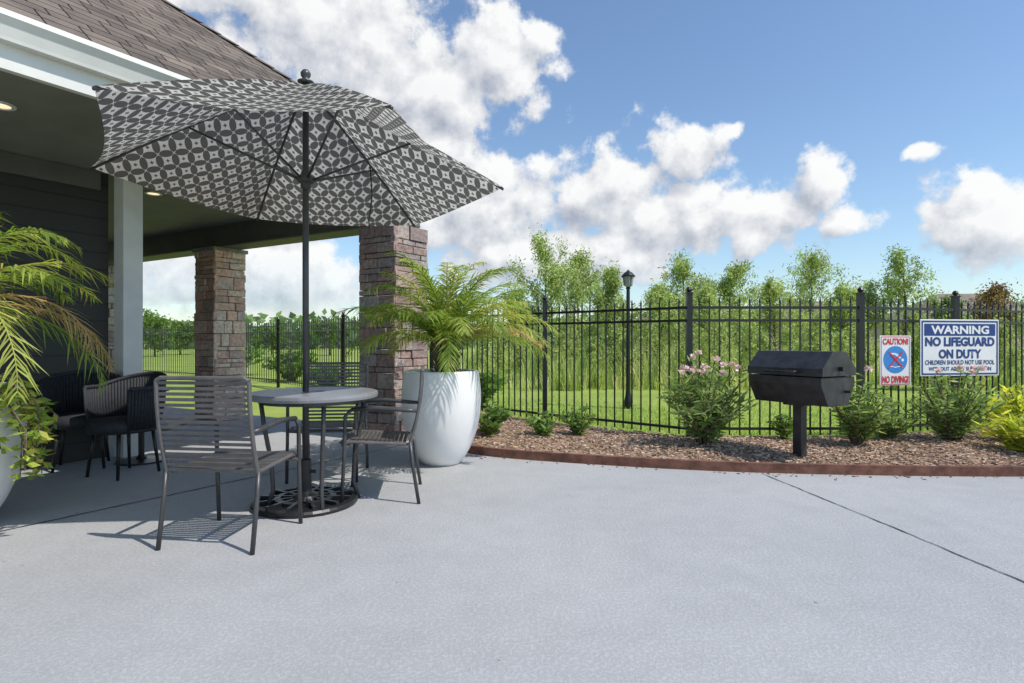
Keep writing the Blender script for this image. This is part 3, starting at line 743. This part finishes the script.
m=MB()
for (a,b,c_,d_) in ((-W2+.015,W2-.015,H2-.033,H2-.015),(-W2+.015,W2-.015,-H2+.015,-H2+.033),(-W2+.015,-W2+.033,-H2+.033,H2-.033),(W2-.033,W2-.015,-H2+.033,H2-.033)): rect(m,a,b,c_,d_,-.002)
rect(m,-W2+.05,W2-.05,H2-.05-.135,H2-.05,-.002)
m.obj('border',M_blue,ws)
text('WARNING',.76,.095,0,H2-.118,-.004,M_white,ws,bold=.035)
text('NO LIFEGUARD',.91,.105,0,.068,-.003,M_blue,ws,bold=.045)
text('ON DUTY',.56,.105,0,-.070,-.003,M_blue,ws,bold=.045)
text('CHILDREN SHOULD NOT USE POOL',.91,.052,0,-.165,-.003,M_blue,ws,bold=.02)
text('WITHOUT ADULT SUPERVISION',.82,.046,0,-.238,-.003,M_blue,ws,bold=.02)
cs=empty('caution_sign',(4.245,6.30,.89),'white caution no diving sign with red lettering on fence','sign',math.radians(9))
m=MB(); m.box(-.195,.195,0,.006,-.275,.275); m.obj('panel',M_white,cs,bevel=.003)
m=MB(); 
for (a,b,c_,d_) in ((-.18,.18,.258,.265),(-.18,.18,-.265,-.258),(-.18,-.173,-.258,.258),(.173,.18,-.258,.258)): rect(m,a,b,c_,d_,-.002)
m.obj('border',M_red,cs)
text('CAUTION!',.32,.07,0,.21,-.003,M_red,cs,bold=.04); text('NO DIVING!',.33,.08,0,-.21,-.003,M_red,cs,bold=.04)
def disc(m,r0,r1,cz,y,n=36,cx=0):
    pts=[(cx+r1*math.cos(2*math.pi*k/n),y,cz+r1*math.sin(2*math.pi*k/n)) for k in range(n)]
    m.face(pts)
m=MB(); disc(m,0,.15,.01,-.002); m.obj('emblem',M_lblue,cs)
m=MB(); m.idx([(-.085,-.004,.082),(-.085,-.004,.07),(-.01,-.004,.062),(.055,-.004,.018),(.07,-.004,.03),(.02,-.004,.075),(-.01,-.004,.084)],[(0,1,2,3,4,5,6)]); m.obj('diver_body',M_white,cs)
m=MB(); disc(m,0,.017,.004,-.004,18,.088); m.obj('diver_head',M_white,cs)
m=MB(); m.idx([(-.09,-.004,-.07),(-.05,-.004,-.06),(0,-.004,-.07),(.05,-.004,-.06),(.09,-.004,-.07),(.09,-.004,-.08),(.05,-.004,-.07),(0,-.004,-.08),(-.05,-.004,-.07),(-.09,-.004,-.08)],[(0,9,8,1),(1,8,7,2),(2,7,6,3),(3,6,5,4)]); m.obj('water_symbol',M_white,cs)
m=MB(); 
for s in (-1,1): m.obox((0,-.006-.001*(s+1),.01),(.085,0,s*.085),(-.0055*s,0,.0055),(0,.0004,0))
m.obj('cross_symbol',M_red,cs)
# ---------------------------------------------------------------- lamp post
lp=empty('lamp_post',(1.96,9.6,0),'black lamp post with lantern head standing on lawn beyond the fence','street lamp')
m=MB(); m.lathe([(.07,-.03),(.07,.10),(.05,.18),(.038,.3),(.034,1.4),(.03,1.98),(.042,2.0),(.028,2.02)],n=14); m.obj('pole',M_blackmetal,lp)
m=MB(); m.lathe([(.04,2.02),(.075,2.05),(.095,2.19),(.09,2.19)],n=8); m.obj('lantern',simple('lantern_glass',(.35,.35,.33),.2),lp)
m=MB(); m.lathe([(.115,2.19),(.12,2.205),(.07,2.26),(.035,2.28),(0,2.32)],n=12)
for k in range(4):
    a=k*math.pi/2+.4; m.tube([(.078*math.cos(a),.078*math.sin(a),2.04),(.10*math.cos(a),.10*math.sin(a),2.20)],.006,4)
m.obj('lamp_cap',M_blackmetal,lp)
# ---------------------------------------------------------------- trees
def tree(x,y,h,sp,nlv,leaf,cols,label,name='tree',spread=.42,trunkr=.07,low=.22,airy=1.0,asp=(.25,.42)):
    c=empty(name,(x,y,-.03),label,'tree')
    mt=MB(); mc=MB()
    lean=R(-.2,.2); tp=[V((0,0,0)),V((lean*.3,0,h*.3)),V((lean*.6,R(-.1,.1),h*.6)),V((lean,0,h*.93))]
    mt.tube(tp,[trunkr,trunkr*.75,trunkr*.45,trunkr*.12],8)
    ends=[(tp[3],.35)]
    nb=int(15*airy)+4
    for i in range(nb):
        t=low+(.95-low)*(i+R(0,1))/nb; f=t*3; k=min(int(f),2); p=tp[k].lerp(tp[k+1],f-k); a=R(0,6.28)
        L=sp*R(.5,1.1)*(1-.75*max(0,(t-.35)/.65)) *(.6+.4*min(1,t/.4)); 
        u=V((math.cos(a),math.sin(a),R(.6,1.6))).normalized(); q=p+u*L; md=p.lerp(q,.5)+V((0,0,-.05*L))
        mt.tube([p,md,q],[trunkr*.35*(1-t*.6),trunkr*.22*(1-t*.6),.006],5,cap=False)
        for kk in range(3):
            ff=R(.35,.9); s0=p.lerp(q,ff); v=V((R(-1,1),R(-1,1),R(.1,1.0))).normalized()*L*R(.25,.5); mt.tube([s0,s0+v],[.010,.004],4,cap=False); ends.append((s0+v,R(.16,.30)))
        ends.append((q,R(.2,.35))); ends.append((md,.22))
    per=int(nlv/len(ends))
    for (p,s) in ends:
        s*=h*.16*spread/.42; kk=R(.7,1.25)
        for j in range(int(per*R(.4,1.6))):
            q=p+V((random.gauss(0,s*.5),random.gauss(0,s*.5),random.gauss(0,s*.75)))
            k=R(.7,1.3)*kk; cc=random.choice(cols); mc.leaf(q,V((R(-1,1),R(-1,1),R(-1.6,.6))),leaf*R(.7,1.4),leaf*R(*asp),tuple(z*k for z in cc))
    mt.obj('trunk',M_bark,c,smooth=True); mc.obj('crown',M_leaf,c)
wil=[(.31,.39,.13),(.39,.46,.17),(.24,.32,.10),(.48,.52,.23)]
drk=[(.15,.24,.06),(.21,.30,.08),(.11,.18,.05)]
def T(px,top,y,**k):
    x=(px-512)/569*y; h=1.1+(342-top)/569*y; return x,y,h
specs=[(545,234,20,1.9,wil),(580,248,21,1.8,wil),(612,264,19,1.4,wil),(682,254,22,1.9,wil),(728,262,21,2.0,wil),(655,283,19,1.3,wil),(815,250,24,2.2,wil),(775,280,22,1.6,wil),(905,248,23,2.2,drk+wil),(862,283,24,1.6,wil),(948,298,24,1.6,drk),(518,290,22,1.3,wil),(702,283,18,1.4,wil),(1040,285,26,1.8,drk),(838,282,20,1.2,wil)]
for (px,top,y,sp,cols) in specs:
    x,y,h=T(px,top,y); tree(x,y,h,sp,5200,.13,cols,'slender airy light green young tree beyond the fence' if cols is wil else 'darker green leafy tree beyond the fence',spread=.52,asp=(.25,.42))
x,y,h=T(992,287,27); tree(x,y,h,2.0,3200,.15,[(.30,.16,.10),(.24,.17,.08),(.18,.15,.06)],'reddish brown leafy tree beyond the fence',spread=.7,asp=(.35,.6))
for (px,top,y,sp) in ((155,318,42,2.6),(180,326,48,2.4),(60,310,40,3),(205,329,50,2.4),(272,331,50,2.2),(330,327,46,2.6)):
    x,y,h=T(px,top,y); tree(x,y,h,sp,2200,.28,drk,'dark green rounded tree beyond the open lawn',spread=.8,low=.12,asp=(.35,.6))
for i in range(46):
    y=R(13,19); px=485+i*11.8+R(-10,10); x=(px-512)/569*y
    tree(x,y,R(1.1,2.4),.6,1100,.085,wil,'thin young willow sapling among pale reeds','willow_sapling',spread=.8,trunkr=.02,low=.06,airy=.5)
m=MB()
for i in range(800):
    y=R(75,130); x=R(-110,150); h=R(2.3,4.6)*(1+.3*math.sin(x*.15)); r=R(1.5,3.2)
    for j in range(26):
        v=V((random.gauss(0,1),random.gauss(0,1),random.gauss(0,1))).normalized(); p=V((x+v.x*r,y+v.y*r,max(.2,h*.55+v.z*h*.45)))
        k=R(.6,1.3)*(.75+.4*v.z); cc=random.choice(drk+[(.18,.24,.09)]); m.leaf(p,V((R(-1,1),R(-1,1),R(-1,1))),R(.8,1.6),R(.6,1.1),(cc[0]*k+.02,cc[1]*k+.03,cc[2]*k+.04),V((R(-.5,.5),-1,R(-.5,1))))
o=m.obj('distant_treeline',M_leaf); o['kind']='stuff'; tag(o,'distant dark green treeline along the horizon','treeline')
for (x,y,h,r) in ((-6.2,16,1.0,.9),(-4.4,13.6,.6,.6),(-2.2,11.2,.8,.6),(-9.3,19,1.3,1.2),(-.6,9.6,.7,.5)):
    shrub((x,y,-.03),r,h,50,34,.14,.07,grn,'rounded green shrub growing behind the fence')
def house(x,y,w,dp,hw,hr,label):
    c=empty('house',(x,y,-.03),label,'house')
    m=MB(); m.box(-w/2,w/2,-dp/2,dp/2,0,hw); m.obj('wall',M_housewall,c)
    a=.5; A=[V((-w/2-a,-dp/2-a,hw)),V((w/2+a,-dp/2-a,hw)),V((w/2+a,dp/2+a,hw)),V((-w/2-a,dp/2+a,hw))]; r0=V((-w/2+dp/2,0,hr)); r1=V((w/2-dp/2,0,hr))
    m=MB(); m.idx(A+[r0,r1],[(0,1,5,4),(1,2,5),(2,3,4,5),(3,0,4),(3,2,1,0)]); m.obj('roof',M_houseroof,c)
    for s in (-.3,0,.3):
        m=MB(); m.box(s*w-.5,s*w+.5,-dp/2-.03,-dp/2+.02,1,2.2); m.obj('window',M_glass,c)
house(29,56,11,7,2.9,5.1,'distant single storey brick house with brown roof')
house(46,58,13,8,3.1,6.0,'distant brick house with tall hip roof among trees')
house(18,66,10,7,2.8,4.6,'far brick house with grey brown roof')
